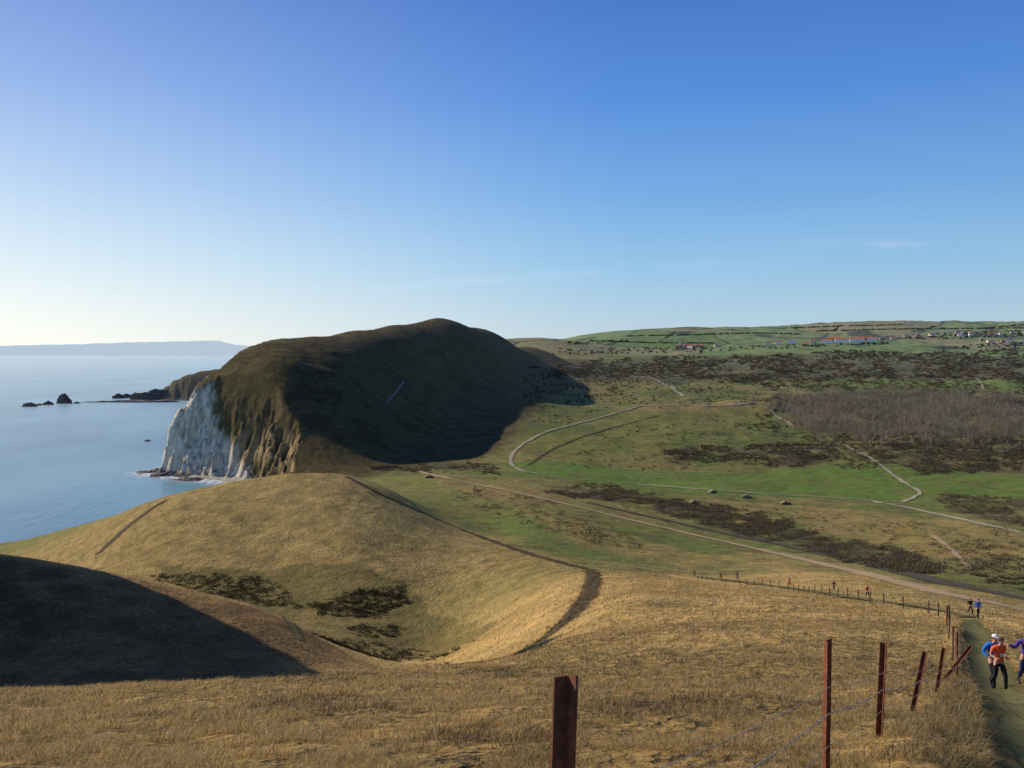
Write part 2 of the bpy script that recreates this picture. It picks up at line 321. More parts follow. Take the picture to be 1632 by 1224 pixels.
# foam
fp=COAST[9:19];pts=[];al=[];q=[]
seg=[]
for i in range(len(fp)-1):
    for s in np.linspace(0,1,24,endpoint=False): seg.append(fp[i]*(1-s)+fp[i+1]*s)
seg=np.array(seg);tg=np.gradient(seg,axis=0);k5=np.ones(15)/15
tg=np.stack([np.convolve(tg[:,0],k5,'same'),np.convolve(tg[:,1],k5,'same')],-1);tg/=np.linalg.norm(tg,axis=1)[:,None];nr=np.stack([-tg[:,1],tg[:,0]],-1)
M=10
for i in range(len(seg)):
    for j in range(M):
        o=-12+j*5.0;pts.append((*(seg[i]+nr[i]*o),.35));al.append(math.exp(-((o-6)/13.)**2))
idx=np.arange(len(seg)*M).reshape(len(seg),M);Fq=np.stack([idx[:-1,:-1],idx[1:,:-1],idx[1:,1:],idx[:-1,1:]],-1).reshape(-1,4)
t=NT('sea_foam');t.b.inputs['Base Color'].default_value=(.8,.82,.84,1)
at=t.add('ShaderNodeAttribute',attribute_name='haze');m_=t.add('ShaderNodeMath',operation='MULTIPLY');t.l.new(t.ramp(t.noise(.16,8,rough=.7),[(.45,(0,0,0)),(.54,(1,1,1))]),m_.inputs[0]);t.l.new(at.outputs['Fac'],m_.inputs[1]);t.l.new(m_.outputs[0],t.b.inputs['Alpha'])
tag(mk('sea_foam',pts,Fq,t.m,None,False,{'haze':np.array(al)}),'white surf breaking along the cliff foot','surf',kind='stuff')
# distant peninsula
pu=np.array([-260,-100,0,60,130,200,270,310,340,352,362,380,400,430]);pv=np.array([553,552,551,550,548.5,546,544.5,543.5,542.5,543,546,549.5,552,556])
us=np.linspace(-260,430,240);vs=np.interp(us,pu,pv)+(vn(us/9,us*0,5)-.5)*1.0
R=16000;vt=[];
for a,b in zip(us,vs):
    a,b=pix(a,b);z=max(CAMZ-(b-HOR)/F*R,4)
    x=(a-CX)/F*R;vt+= [(x,R-600,-5),(x,R-300,z*.7),(x*1.005,R,z),(x*1.01,R+1500,-5)]
idx=np.arange(len(vt)).reshape(-1,4);Fq=np.stack([idx[:-1,:-1],idx[1:,:-1],idx[1:,1:],idx[:-1,1:]],-1).reshape(-1,4)
t=NT('hazy_peninsula');t.b.inputs['Base Color'].default_value=(.2,.22,.22,1);t.haze((.50,.62,.73))
tag(mk('distant_peninsula_hill',vt,Fq,t.m,None,True,{'haze':np.full(len(vt),.9)}),'long low hazy island on the sea horizon','island',kind='structure')
# ---------------------------------------------------------------- paths
def path_mat(name,ca,cb,edge=.85,patch=1.3):
    t=NT(name);at=t.add('ShaderNodeAttribute',attribute_name='edge')
    n=t.noise(.5,6,rough=.7);n2_=t.noise(4,5);n3_=t.noise(.03,4)
    c=t.mix(t.ramp(n,[(.3,ca),(.7,cb)]),t.ramp(n2_,[(.3,(.75,.75,.75)),(.7,(1.2,1.2,1.2))]),1.,'MULTIPLY')
    m=t.add('ShaderNodeMath',operation='ADD');t.l.new(at.outputs['Fac'],m.inputs[0]);s=t.add('ShaderNodeMath',operation='MULTIPLY_ADD');t.l.new(n,s.inputs[0]);s.inputs[1].default_value=1.2;s.inputs[2].default_value=-.6
    t.l.new(s.outputs[0],m.inputs[1])
    s2=t.add('ShaderNodeMath',operation='MULTIPLY_ADD');t.l.new(n3_,s2.inputs[0]);s2.inputs[1].default_value=patch;s2.inputs[2].default_value=-patch*.48
    m2=t.add('ShaderNodeMath',operation='ADD');t.l.new(m.outputs[0],m2.inputs[0]);t.l.new(s2.outputs[0],m2.inputs[1])
    r=t.ramp(m2.outputs[0],[(.4,(1,1,1)),(edge,(0,0,0))])
    t.l.new(c,t.b.inputs['Base Color']);t.l.new(r,t.b.inputs['Alpha']);t.b.inputs['Specular IOR Level'].default_value=.05
    return t.m
GR=path_mat('gravel_track',(.32,.22,.115),(.42,.30,.165),.9,.6)
PALE=path_mat('chalky_track',(.30,.255,.16),(.40,.34,.22))
TAR=path_mat('worn_asphalt',(.065,.055,.04),(.11,.09,.062),.85,.5)
EARTH=path_mat('bare_earth',(.06,.042,.023),(.11,.08,.04),.85,.3)
TURF=path_mat('trodden_turf',(.10,.09,.035),(.17,.15,.055))
STEEL=path_mat('pale_metalled_track',(.22,.20,.17),(.28,.255,.22))
def ribbon(name,px,width,mat,label,dmin=1.5,off=1.,dmax=1e6,world=None):
    if world is None:
        px=np.array(px,float);L=np.r_[0,np.cumsum(np.hypot(*np.diff(px,axis=0).T))]
        s=np.arange(0,L[-1],2.5);pu=np.interp(s,L,px[:,0]);pv=np.interp(s,L,px[:,1])
        k=13
        pu=np.convolve(np.pad(pu,k//2,'edge'),np.ones(k)/k,'valid');pv=np.convolve(np.pad(pv,k//2,'edge'),np.ones(k)/k,'valid')
        g=np.array([ground(a,b,dmin,dmax) for a,b in zip(pu,pv)])
        k=7
        for _ in range(2): g=np.stack([np.convolve(np.pad(g[:,i],k//2,'edge'),np.ones(k)/k,'valid') for i in (0,1)],-1)
    else: g=world
    L=np.r_[0,np.cumsum(np.hypot(*np.diff(g,axis=0).T))];dm=np.median(g[:,1]);ss=np.arange(0,L[-1],max(.25,dm*.004))
    g=np.stack([np.interp(ss,L,g[:,i]) for i in (0,1)],-1)
    if world is not None:
        k=9;g=np.stack([np.convolve(np.pad(g[:,i],k//2,'edge'),np.ones(k)/k,'valid') for i in (0,1)],-1)
    tg=np.gradient(g,axis=0);tg/=np.linalg.norm(tg,axis=1)[:,None]+1e-9;nr=np.stack([-tg[:,1],tg[:,0]],-1)
    wv=width*(.8+.5*fbm(g[:,0]/9,g[:,1]/9,71))
    M=9;cr=np.linspace(-1,1,M)
    pp=g[:,None]+nr[:,None]*(cr[None]*wv[:,None]*.75)[...,None]
    zz=H(pp[...,0],pp[...,1])+off*(.02+.0006*pp[...,1])
    vt=np.concatenate([pp,zz[...,None]],-1).reshape(-1,3);ed=np.tile(np.abs(cr),len(g))
    idx=np.arange(len(g)*M).reshape(len(g),M);Fq=np.stack([idx[:-1,:-1],idx[1:,:-1],idx[1:,1:],idx[:-1,1:]],-1).reshape(-1,4)
    o=mk(name,vt,Fq,mat,None,True,{'edge':ed});tag(o,label,'path' if 'path' in name else 'track',kind='structure');return g
ribbon('gravel_track',[(660,750),(720,765),(800,780),(900,803),(1000,828),(1130,858),(1250,885),(1380,915),(1500,945),(1632,972),(1700,985)],4.6,GR,'straight tan gravel track crossing the valley side')
ribbon('tarmac_track',[(930,800),(1000,816),(1130,845),(1250,870),(1380,898),(1500,928),(1632,954),(1700,966)],5,TAR,'dark worn track beside the gravel track')
ribbon('valley_track',[(1700,862),(1632,850),(1520,825),(1440,808),(1380,797),(1200,786),(1050,775),(880,760),(825,750),(808,738),(815,722),(840,703),(870,688),(950,668),(1030,645)],4.2,PALE,'pale winding track through the green valley')
ribbon('hill_track',[(1095,635),(1075,622),(1045,604),(1000,598),(930,588),(890,583)],7,PALE,'pale track curving across the heath')
ribbon('ridge_track',[(1020,648),(1080,645),(1140,648),(1210,642)],6,PALE,'sandy bare track on a hummock')
ribbon('wood_track',[(1215,645),(1235,660),(1255,675),(1278,687)],5,PALE,'track dropping beside the bare wood')
ribbon('field_track',[(1345,710),(1385,728),(1415,750),(1440,770),(1475,787),(1440,797),(1436,806)],3.4,PALE,'track zigzagging down to the meadow')
ribbon('heath_track',[(1300,600),(1420,612),(1440,618)],6,PALE,'pale track over the heath')
ribbon('heath_track',[(1400,572),(1500,590),(1562,600),(1569,625)],6,PALE,'pale track over the heath')
ribbon('terrace_path',[(835,745),(880,715),(930,695),(1000,675),(1060,660)],3,TURF,'faint terrace path on the hummock')
ES=ribbon('spur_path',[(548,757),(575,772),(610,790),(650,806),(720,838),(790,865),(850,885),(905,900),(940,908),(958,912)],2.6,EARTH,'trodden earth line along the spur edge',200)
ER=ribbon('rampart_path',[(780,1060),(835,1037),(870,1016),(905,988),(930,960),(944,935),(948,918),(940,905)],2.9,EARTH,'dark eroded earth bank curving into the combe',60)
ribbon('spur_end_path',[(268,795),(235,815),(200,842),(175,865),(150,888)],2.6,EARTH,'brown path down the end of the spur',240)
ribbon('combe_path',[(380,958),(430,973),(462,990),(482,1028)],1.8,TURF,'worn path at the lip of the combe',100)
ribbon('headland_path',[(612,648),(630,627),(648,603)],1.8,STEEL,'pale strip of track on the shaded hill',500)
ribbon('trodden_path',None,1.5,TURF,'trodden dark turf footpath beside the fence',world=PATHW[1:])
ribbon('trodden_path',[(1550,987),(1530,980),(1500,974),(1440,964),(1380,957),(1300,944),(1180,928),(1090,918),(1000,905)],2.2,TURF,'trodden green turf footpath over the lower slope',off=2)
ribbon('valley_track',[(1480,850),(1510,870),(1540,900),(1555,915)],2.2,GR,'rutted sandy track in the scrub')
# ---------------------------------------------------------------- vegetation
def leafmat(name,spec=.1,trans=0):
    t=NT(name);at=t.add('ShaderNodeAttribute',attribute_name='Col');t.l.new(at.outputs['Color'],t.b.inputs['Base Color']);t.b.inputs['Specular IOR Level'].default_value=spec;t.b.inputs['Roughness'].default_value=.8
    if trans:
        tr=t.add('ShaderNodeBsdfTranslucent');t.l.new(at.outputs['Color'],tr.inputs[0]);mx=t.add('ShaderNodeMixShader');mx.inputs[0].default_value=trans
        t.l.new(t.b.outputs[0],mx.inputs[1]);t.l.new(tr.outputs[0],mx.inputs[2]);t.l.new(mx.outputs[0],t.out.inputs[0])
    return t.m
GM=leafmat('dry_grass_blades',.12,.4);LM=leafmat('scrub_foliage',.08,.25)
def blades(name,n,d0,d1,hmin,hmax,wk,label,umin=-120,umax=1780):
    u=rng.uniform(umin,umax,n);d=np.exp(rng.uniform(math.log(d0),math.log(d1),n))
    x=(u-CX)/F*d;y=d
    pd=segdist(x,y,PATHW);cl=fbm(x/.42,y/.42,61,3);cl2=fbm(x/3,y/3,63,3)
    keep=(pd>.55+.3*cl)&(rng.uniform(0,1,n)<.32+1.3*sstep(.35,.6,cl))&(d<np.interp(u,[0,600,900,1100,1300,1500],[1e4,1e4,1e4,215,225,160]))
    x,y,d,cl,cl2,pd=[a[keep] for a in (x,y,d,cl,cl2,pd)];n=len(x)
    z=H(x,y)-.015
    bank=np.exp(-((pd-1.0)/.35)**2)*(d<45)*(x<np.interp(y,PATHW[:,1],PATHW[:,0]))
    h=rng.uniform(hmin,hmax,n)*(.45+1.1*sstep(.38,.7,cl))*(1+.4*bank)*np.clip(.45+d/16,.5,1.)
    wd=np.maximum(.0015,wk*d)*rng.uniform(.6,1.4,n)
    a=rng.uniform(0,2*math.pi,n);le=rng.uniform(.3,1.5,n)*h;wx=.3*h
    dx=np.cos(a)*le+wx;dy=np.sin(a)*le
    b=rng.uniform(0,2*math.pi,n);bx=np.cos(b)*wd;by=np.sin(b)*wd*.6
    p0=np.stack([x-bx,y-by,z],-1);p1=np.stack([x+bx,y+by,z],-1)
    p2=np.stack([x-bx*.7+dx*.4,y-by*.7+dy*.4,z+h*.65],-1);p3=np.stack([x+bx*.7+dx*.4,y+by*.7+dy*.4,z+h*.65],-1);p4=np.stack([x+dx,y+dy,z+h*.8],-1)
    vt=np.stack([p0,p1,p2,p3,p4],1).reshape(-1,3);k=np.arange(n)[:,None]*5
    fc=np.concatenate([k+[0,1,3],k+[0,3,2],k+[2,3,4]],0)
    r=rng.uniform(0,1,n)
    c=mixc(C(.72,.50,.20),C(.44,.285,.105),r);c=mixc(c,C(.22,.20,.06),(rng.uniform(0,1,n)<.12+.3*sstep(.5,.7,cl2))*.8);c=mixc(c,C(.17,.10,.05),sstep(.52,.62,cl2)*(rng.uniform(0,1,n)<.7)*.85)
    c=mixc(c,C(.85,.68,.38),(rng.uniform(0,1,n)<.12)*.8);c=mixc(c,C(.20,.15,.065),(bank*(rng.uniform(0,1,n)<.6))*.6)
    mb=(d>60)&(d<150)&(x<-14);c=mixc(c,C(.24,.15,.065),mb*.8)  # blades on the mound darkened too, to go with its shade
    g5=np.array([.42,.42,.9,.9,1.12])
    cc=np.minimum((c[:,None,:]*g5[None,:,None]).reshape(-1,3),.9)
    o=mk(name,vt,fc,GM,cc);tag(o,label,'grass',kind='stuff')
blades('dry_grass',520000,1.6,60,.04,.12,.00036,'short tufted dry straw grass on the near slope')
blades('rough_grass',130000,50,350,.10,.26,.0003,'rough dry tussocks on the spurs')
def cloud(cx,cy,cz,r,h,n,leaf,ca,cb,shell=.55,sub=5,base=.0):
    """clumps of small leaf faces; every bush made of several lobes"""
    m=len(cx);sx_=rng.uniform(-.6,.6,(m,sub));sy_=rng.uniform(-.6,.6,(m,sub));sr=rng.uniform(.4,.75,(m,sub));sh=rng.uniform(.45,1,(m,sub))
    k=rng.integers(0,sub,(m,n));I=np.arange(m)[:,None]
    v=rng.normal(size=(m,n,3));v/=np.linalg.norm(v,axis=-1)[...,None];v[...,2]=np.abs(v[...,2])
    rr=(shell+(1-shell)*rng.uniform(0,1,(m,n)))*rng.uniform(.85,1.12,(m,n))
    px=cx[:,None]+r[:,None]*(sx_[I,k]+v[...,0]*rr*sr[I,k]);py=cy[:,None]+r[:,None]*(sy_[I,k]+v[...,1]*rr*sr[I,k])
    hh=v[...,2]*rr*sh[I,k];pz=cz[:,None]+h[:,None]*(base+(1-base)*hh)
    pos=np.stack([px,py,pz],-1)
    lf=(leaf[:,None]*rng.uniform(.6,1.5,(m,n)))[...,None,None]
    tri=rng.normal(size=(m,n,3,3));tri/=np.linalg.norm(tri,axis=-1)[...,None]
    vt=(pos[:,:,None,:]+tri*lf).reshape(-1,3)
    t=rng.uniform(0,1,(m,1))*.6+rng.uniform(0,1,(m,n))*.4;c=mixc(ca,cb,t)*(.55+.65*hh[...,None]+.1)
    c=np.repeat(c.reshape(-1,3),3,0);return vt,c
def in_px(polys,n,dmin=1.5,clump=True,jit=1.):
    out=[]
    for q,w in polys:
        q=np.array(q,float);k=int(n*w)
        while k>0:
            s=np.stack([rng.uniform(q[:,0].min()-12,q[:,0].max()+12,400),rng.uniform(q[:,1].min()-4,q[:,1].max()+4,400)],-1)
            jt=s+jit*np.stack([(fbm(s[:,0]/25,s[:,1]/8,93)-.5)*60,(fbm(s[:,0]/25,s[:,1]/8,94)-.5)*18],-1)
            s=s[inpoly(jt[:,0],jt[:,1],q)]
            if clump: s=s[rng.uniform(0,1,len(s))<sstep(.32,.52,fbm(s[:,0]/38,s[:,1]/8,91))+.04]
            s=s[:k];k-=len(s)
            out+= [ground(a,b,dmin) for a,b in s]
    return np.array(out)
scr=in_px([
 ([(870,775),(1000,785),(1100,800),(1200,815),(1290,850),(1400,870),(1500,898),(1490,915),(1400,905),(1300,880),(1180,850),(1050,815),(900,790)],3000),
 ([(1060,718),(1200,708),(1330,705),(1340,728),(1270,745),(1180,742),(1060,732)],1000),
 ([(1400,705),(1500,698),(1632,700),(1700,700),(1700,750),(1540,750),(1480,757),(1400,735)],2200),
 ([(1330,700),(1420,700),(1420,745),(1350,750)],350),
 ([(1200,640),(1260,622),(1240,690),(1180,680)],160),
 ([(1250,690),(1700,690),(1700,716),(1400,720),(1280,706)],700),
 ([(1500,785),(1560,790),(1640,795),(1700,800),(1700,850),(1632,838),(1500,812)],500),
 ([(1560,840),(1700,860),(1700,960),(1600,940),(1540,900)],260),
 ([(600,747),(780,738),(800,757),(660,750),(600,757)],300),
 ([(820,600),(930,588),(1010,600),(1000,625),(920,640),(830,650)],420),
 ([(700,770),(830,790),(1000,850),(1020,880),(880,850),(740,800)],260),
 ([(820,655),(1000,610),(1230,610),(1350,620),(1230,640),(1000,650),(860,680)],320),
 ([(850,735),(1000,670),(1250,650),(1300,740),(1050,760)],170),
 ([(1150,800),(1500,840),(1632,880),(1632,930),(1400,890),(1200,840)],380),
 ([(900,770),(1060,782),(1040,790),(920,785)],150)],1)
hth=in_px([([(850,585),(1000,572),(1300,562),(1700,557),(1700,603),(1400,603),(1150,606),(900,600)],4200),([(1150,600),(1700,600),(1700,640),(1500,622),(1250,622)],900)],1)
def build_scrub(name,pts,rr,n,leaf,ca,cb,label,sq=.55):
    d=pts[:,1];r=rng.uniform(*rr,len(pts));vt,c=cloud(pts[:,0],pts[:,1],H(pts[:,0],pts[:,1])-.3,r,r*sq*2*rng.uniform(.7,1.2,len(r)),n,np.maximum(leaf,d*.0007),ca,cb)
    o=mk(name,vt,np.arange(len(vt)).reshape(-1,3),LM,c);tag(o,label,'scrub',kind='stuff');return o
ordr=np.argsort(scr[:,1]);near=scr[ordr[:60]];rest=scr[ordr[60:]]
build_scrub('scrub_thicket',rest,(1.2,3.2),42,.28,C(.095,.082,.042),C(.18,.13,.075),'tangled dark gorse and thorn scrub on the valley floor',.42)
build_scrub('heath_scrub',hth,(3.5,10),36,1.0,C(.085,.074,.042),C(.155,.115,.066),'brown heath scrub and low trees',.28)
sp=in_px([([(235,918),(300,912),(420,918),(455,940),(478,968),(420,968),(330,950),(270,938)],480),([(490,965),(560,942),(640,932),(655,958),(600,985),(510,982)],430),([(555,1000),(640,1000),(640,1015),(570,1018)],90),([(470,1010),(700,1040),(760,1050),(560,1062)],180)],1,165,False,.4)
r=rng.uniform(.6,1.6,len(sp));vt,c=cloud(sp[:,0],sp[:,1],H(sp[:,0],sp[:,1])-.2,r,r*.6,100,np.full(len(r),.15),C(.045,.04,.018),C(.085,.07,.03))
tag(mk('combe_scrub',vt,np.arange(len(vt)).reshape(-1,3),LM,c),'low dark bramble and gorse in the combe','scrub',kind='stuff')
ep=np.r_[ER[rng.integers(0,len(ER),300)]+rng.normal(0,1.0,(300,2)),ES[rng.integers(int(len(ES)*.3),len(ES),200)]+rng.normal(0,.8,(200,2))]
r=rng.uniform(.3,.75,len(ep));vt,c=cloud(ep[:,0],ep[:,1],H(ep[:,0],ep[:,1])-.1,r,r*.8,60,np.full(len(r),.08),C(.08,.06,.028),C(.19,.14,.055))
tag(mk('bank_scrub',vt,np.arange(len(vt)).reshape(-1,3),LM,c),'rank brown tussocks along the earth bank','scrub',kind='stuff')
protos=[]
for i in range(5):
    vt,c=cloud(np.zeros(1),np.zeros(1),np.full(1,-.15),np.ones(1),np.full(1,1.2),420,np.full(1,.085),C(.07,.06,.028),C(.13,.095,.05),.4,7)
    me=mk('gorse_bush',vt,np.arange(len(vt)).reshape(-1,3),LM,c);protos.append(me)
for i,(x,y) in enumerate(near):
    o=protos[i] if i<5 else protos[i%5].copy()
    if i>=5: COL.objects.link(o)
    s=rng.uniform(.8,1.8);o.location=(x,y,float(H(x,y)));o.scale=(s,s,s*rng.uniform(.7,1));o.rotation_euler[2]=rng.uniform(0,6)
    tag(o,'rounded dark gorse bush on the rough valley side','bush','gorse bushes on the valley side')
# bare wood
wd=in_px([([(1225,645),(1250,630),(1330,622),(1380,628),(1430,618),(1500,626),(1560,620),(1632,636),(1740,642),(1740,690),(1632,688),(1560,704),(1500,692),(1400,708),(1350,688),(1285,690),(1240,668)],2500),([(1200,630),(1700,615),(1700,715),(1500,722),(1330,714),(1230,690)],420)],1,1.5,False,1.6)
m=len(wd);bx,by=wd[:,0],wd[:,1];hgt=rng.uniform(8,15,m)*(.45+1.1*fbm(bx/45,by/45,95));bz=H(bx,by)-.3
n=28;a=rng.uniform(0,2*math.pi,(m,n));lv=rng.uniform(.15,.6,(m,n));ln=rng.uniform(.2,.45,(m,n))*(1.1-lv*.6);sp_=rng.uniform(.1,.32,(m,n))
lv[:,0]=0;ln[:,0]=.8;sp_[:,0]=.03
s0=np.stack([bx[:,None]+0*a,by[:,None]+0*a,bz[:,None]+hgt[:,None]*lv],-1)
e0=s0+np.stack([np.cos(a)*sp_*hgt[:,None],np.sin(a)*sp_*hgt[:,None],hgt[:,None]*ln],-1)
wdt=np.where(np.arange(n)[None]==0,.34,.13)*np.ones((m,n));sx2=np.stack([wdt,wdt*0,wdt*0],-1)
vt1=np.stack([s0-sx2,s0+sx2,e0],2).reshape(-1,3)
c1=np.repeat((C(.46,.37,.25)*rng.uniform(.5,1.25,(m,1,1))*rng.uniform(.7,1.2,(m,n,1))).reshape(-1,3),3,0)
tn=fbm(bx/45,by/45,97)[:,None]
vt2,c2=cloud(bx,by,bz,hgt*.42,hgt,60,np.full(m,.42),C(.22,.17,.095),C(.40,.30,.175),.45,5,.3)
c2*=np.repeat(.3+1.5*tn,180,0).reshape(-1,1)
vt=np.r_[vt1,vt2];tag(mk('bare_wood',vt,np.arange(len(vt)).reshape(-1,3),LM,np.r_[c1,c2]),'leafless grey-brown winter wood in the valley','wood',kind='stuff')
# hedges and trees round the far village
vp=in_px([([(1420,540),(1540,527),(1632,527),(1632,536),(1500,542)],120),([(1190,552),(1300,549),(1420,546),(1420,549),(1250,556)],60),([(900,546),(1000,541),(1000,545),(920,550)],40),([(1560,548),(1700,545),(1700,556),(1500,556)],80),([(880,556),(1200,553),(1200,560),(880,566)],110)],1,1.5,False,0)
for pl in ([(1240,524),(1340,520),(1440,518)],[(1000,536),(1100,534),(1200,531),(1280,533)],[(940,543),(1040,547),(1140,547)],[(1300,528),(1420,525),(1632,523)],[(1450,530),(1490,520)],[(1560,524),(1632,518)],[(1075,530),(1050,546)],[(1340,519),(1325,530)]):
    pl=np.array(pl,float);L=np.r_[0,np.cumsum(np.hypot(*np.diff(pl,axis=0).T))]
    vp=np.r_[vp,[ground(np.interp(s,L,pl[:,0]),np.interp(s,L,pl[:,1])) for s in np.arange(0,L[-1],2.2) if rng.uniform()<.75]]
build_scrub('hedgerow_trees',vp,(4,8),50,1.5,C(.045,.052,.028),C(.09,.085,.045),'dark hedgerows and trees around the farmland',.5)
# ---------------------------------------------------------------- village
WH=simple('white_render',(.88,.87,.84),.8,.04,.4);BR=simple('brown_brick_wall',(.36,.23,.16),.9,.2,.6);CRM=simple('cream_render',(.66,.6,.48),.8,.1,.4)
RT=simple('red_tile_roof',(.58,.20,.10),.9,.2,.5);RG=simple('grey_slate_roof',(.25,.25,.26),.8,.2,.5)
def house(u,v,L,Wd,h,wall,roof,label,ang=0):
    h*=1.25
    x,y=ground(u,v);z=float(H(x,y))-1
    e=bpy.data.objects.new('house',None);COL.objects.link(e);e.location=(x,y,z);e.rotation_euler[2]=ang;tag(e,label,'house','buildings of the distant camp and village')
    bx=L/2;by=Wd/2;rh=Wd*.36
    vt=[(-bx,-by,0),(bx,-by,0),(bx,by,0),(-bx,by,0),(-bx,-by,h),(bx,-by,h),(bx,by,h),(-bx,by,h),(-bx,0,h+rh*.97),(bx,0,h+rh*.97)]
    me=bpy.data.meshes.new('wall');me.from_pydata(vt,[],[(0,1,5,4),(1,2,6,9,5),(2,3,7,6),(3,0,4,8,7)]);me.materials.append(wall)
    w=bpy.data.objects.new('wall',me);COL.objects.link(w);w.parent=e
    o=.6
    vt=[(-bx-o,-by-o,h-.3),(bx+o,-by-o,h-.3),(bx+o,by+o,h-.3),(-bx-o,by+o,h-.3),(-bx-o,0,h+rh+.2),(bx+o,0,h+rh+.2)]
    me=bpy.data.meshes.new('roof');me.from_pydata(vt,[],[(0,1,5,4),(2,3,4,5),(0,4,3),(1,2,5),(0,3,2,1)]);me.materials.append(roof)
    r=bpy.data.objects.new('roof',me);COL.objects.link(r);r.parent=e
    cx=bx*.5;c0=h+rh*.5;c1=h+rh+1.4;q=.7
    vt=[(cx+a*q,b*q,z_) for z_ in (c0,c1) for a,b in ((-1,-1),(1,-1),(1,1),(-1,1))]
    me=bpy.data.meshes.new('chimney');me.from_pydata(vt,[],[(0,1,5,4),(1,2,6,5),(2,3,7,6),(3,0,4,7),(4,5,6,7)]);me.materials.append(BR);g=bpy.data.objects.new('chimney',me);COL.objects.link(g);g.parent=r
for (u,v,L,w_,h,wa,ro) in [(1240,549,30,14,10,WH,RT),(1262,548,36,14,9,WH,RG),(1224,549,16,10,8,CRM,RG),(1296,547,28,12,10,CRM,RT),(1318,547,50,18,11,WH,RT),(1342,546,60,22,12,WH,RT),(1366,545,64,22,12,WH,RT),(1390,544,44,16,11,WH,RT),(1406,542,22,12,8,BR,RG),(1424,541,26,12,8,CRM,RT),(1330,542,60,16,8,BR,RT),(1375,541,50,16,8,BR,RT),(1284,551,24,12,7,BR,RT)]:
    house(u,v,L,w_,h,wa,ro,{0:'long white camp building with a pitched roof',1:'brick camp building with a pitched roof'}[int(wa==BR)],rng.uniform(-.45,-.1))
for k in range(48):
    g=[(1440,537,1560,530),(1520,534,1640,531),(1560,545,1650,546),(1080,554,1150,551),(1210,552,1300,550)][min(k//12,4)]
    s=rng.uniform();u=g[0]+(g[2]-g[0])*s;v=g[1]+(g[3]-g[1])*s+rng.uniform(-1.5,1.5);q=rng.integers(0,4)
    wa=[WH,BR,CRM,BR][q];house(u,v,rng.uniform(12,24),rng.uniform(8,11),rng.uniform(6,8.5),wa,RG if rng.uniform()<.4 else RT,['white rendered house with a pitched roof','brown brick house with a pitched roof','cream rendered house with a pitched roof','brown brick house with a pitched roof'][q],rng.uniform(-.7,.3))
# ---------------------------------------------------------------- sea rocks
RK=simple('wet_dark_rock',(.13,.105,.085),.7,.4,.25,1.2)
def rock(u,v,wd_,ht,dp,seed,label,lean=.2):
    a,b=pix(u,v);d=CAMZ*F/(b-HOR);x=(a-CX)/F*d
    bm=bmesh.new();bmesh.ops.create_icosphere(bm,subdivisions=4,radius=1)
    for q in bm.verts:
        c=q.co.copy();n=float(fbm(c.x*1.6+seed*7,c.y*1.6+c.z*1.3,seed,4));n2_=float(fbm(c.x*5+seed,c.z*5+c.y*3,seed+3,3))
        s=.45+.9*n+.4*(n2_-.5);tp=1-.22*max(c.z,0)
        q.co=Vector((c.x*s*wd_/2*tp*1.2+lean*max(c.z,0)*wd_*.4,c.y*s*dp/2*tp*1.2,(c.z*s)*ht*(1.05 if c.z>0 else .3)))
    me=bpy.data.meshes.new('sea_rock');bm.to_mesh(me);bm.free();me.materials.append(RK)
    o=bpy.data.objects.new('sea_rock',me);COL.objects.link(o);o.location=(x,d,0);tag(o,label,'rock','rocks in the bay');return o
rock(46,648,32,8,14,1,'low dark rock awash in the sea');rock(76,645,24,8,14,2,'low dark rock awash in the sea');rock(103,643,32,21,20,3,'tall jagged sea stack',-.12)
rock(62,646,16,4,8,12,'small dark rock awash in the sea');rock(122,643,16,4,8,13,'small dark rock awash in the sea')
rock(190,635,30,13,16,4,'leaning dark rock in the sea',-.3);rock(204,634,26,10,14,5,'leaning dark rock in the sea',-.3);rock(218,634,30,13,14,6,'leaning dark rock in the sea',-.3)
rock(170,641,110,3,16,7,'long flat reef of dark rock',0);rock(226,641,140,5,20,8,'long flat reef of dark rock',0);rock(243,637,90,26,30,16,'low broken end of the dark point',.2);rock(290,636,170,6,40,14,'long flat reef of dark rock',0)
rock(235,703,9,2.2,6,9,'small dark rock awash in the sea');rock(246,752,28,3,26,10,'boulders at the cliff foot',0);rock(262,758,28,3,20,11,'boulders at the cliff foot',0);rock(300,765,30,2.5,14,15,'boulders at the cliff foot',0)
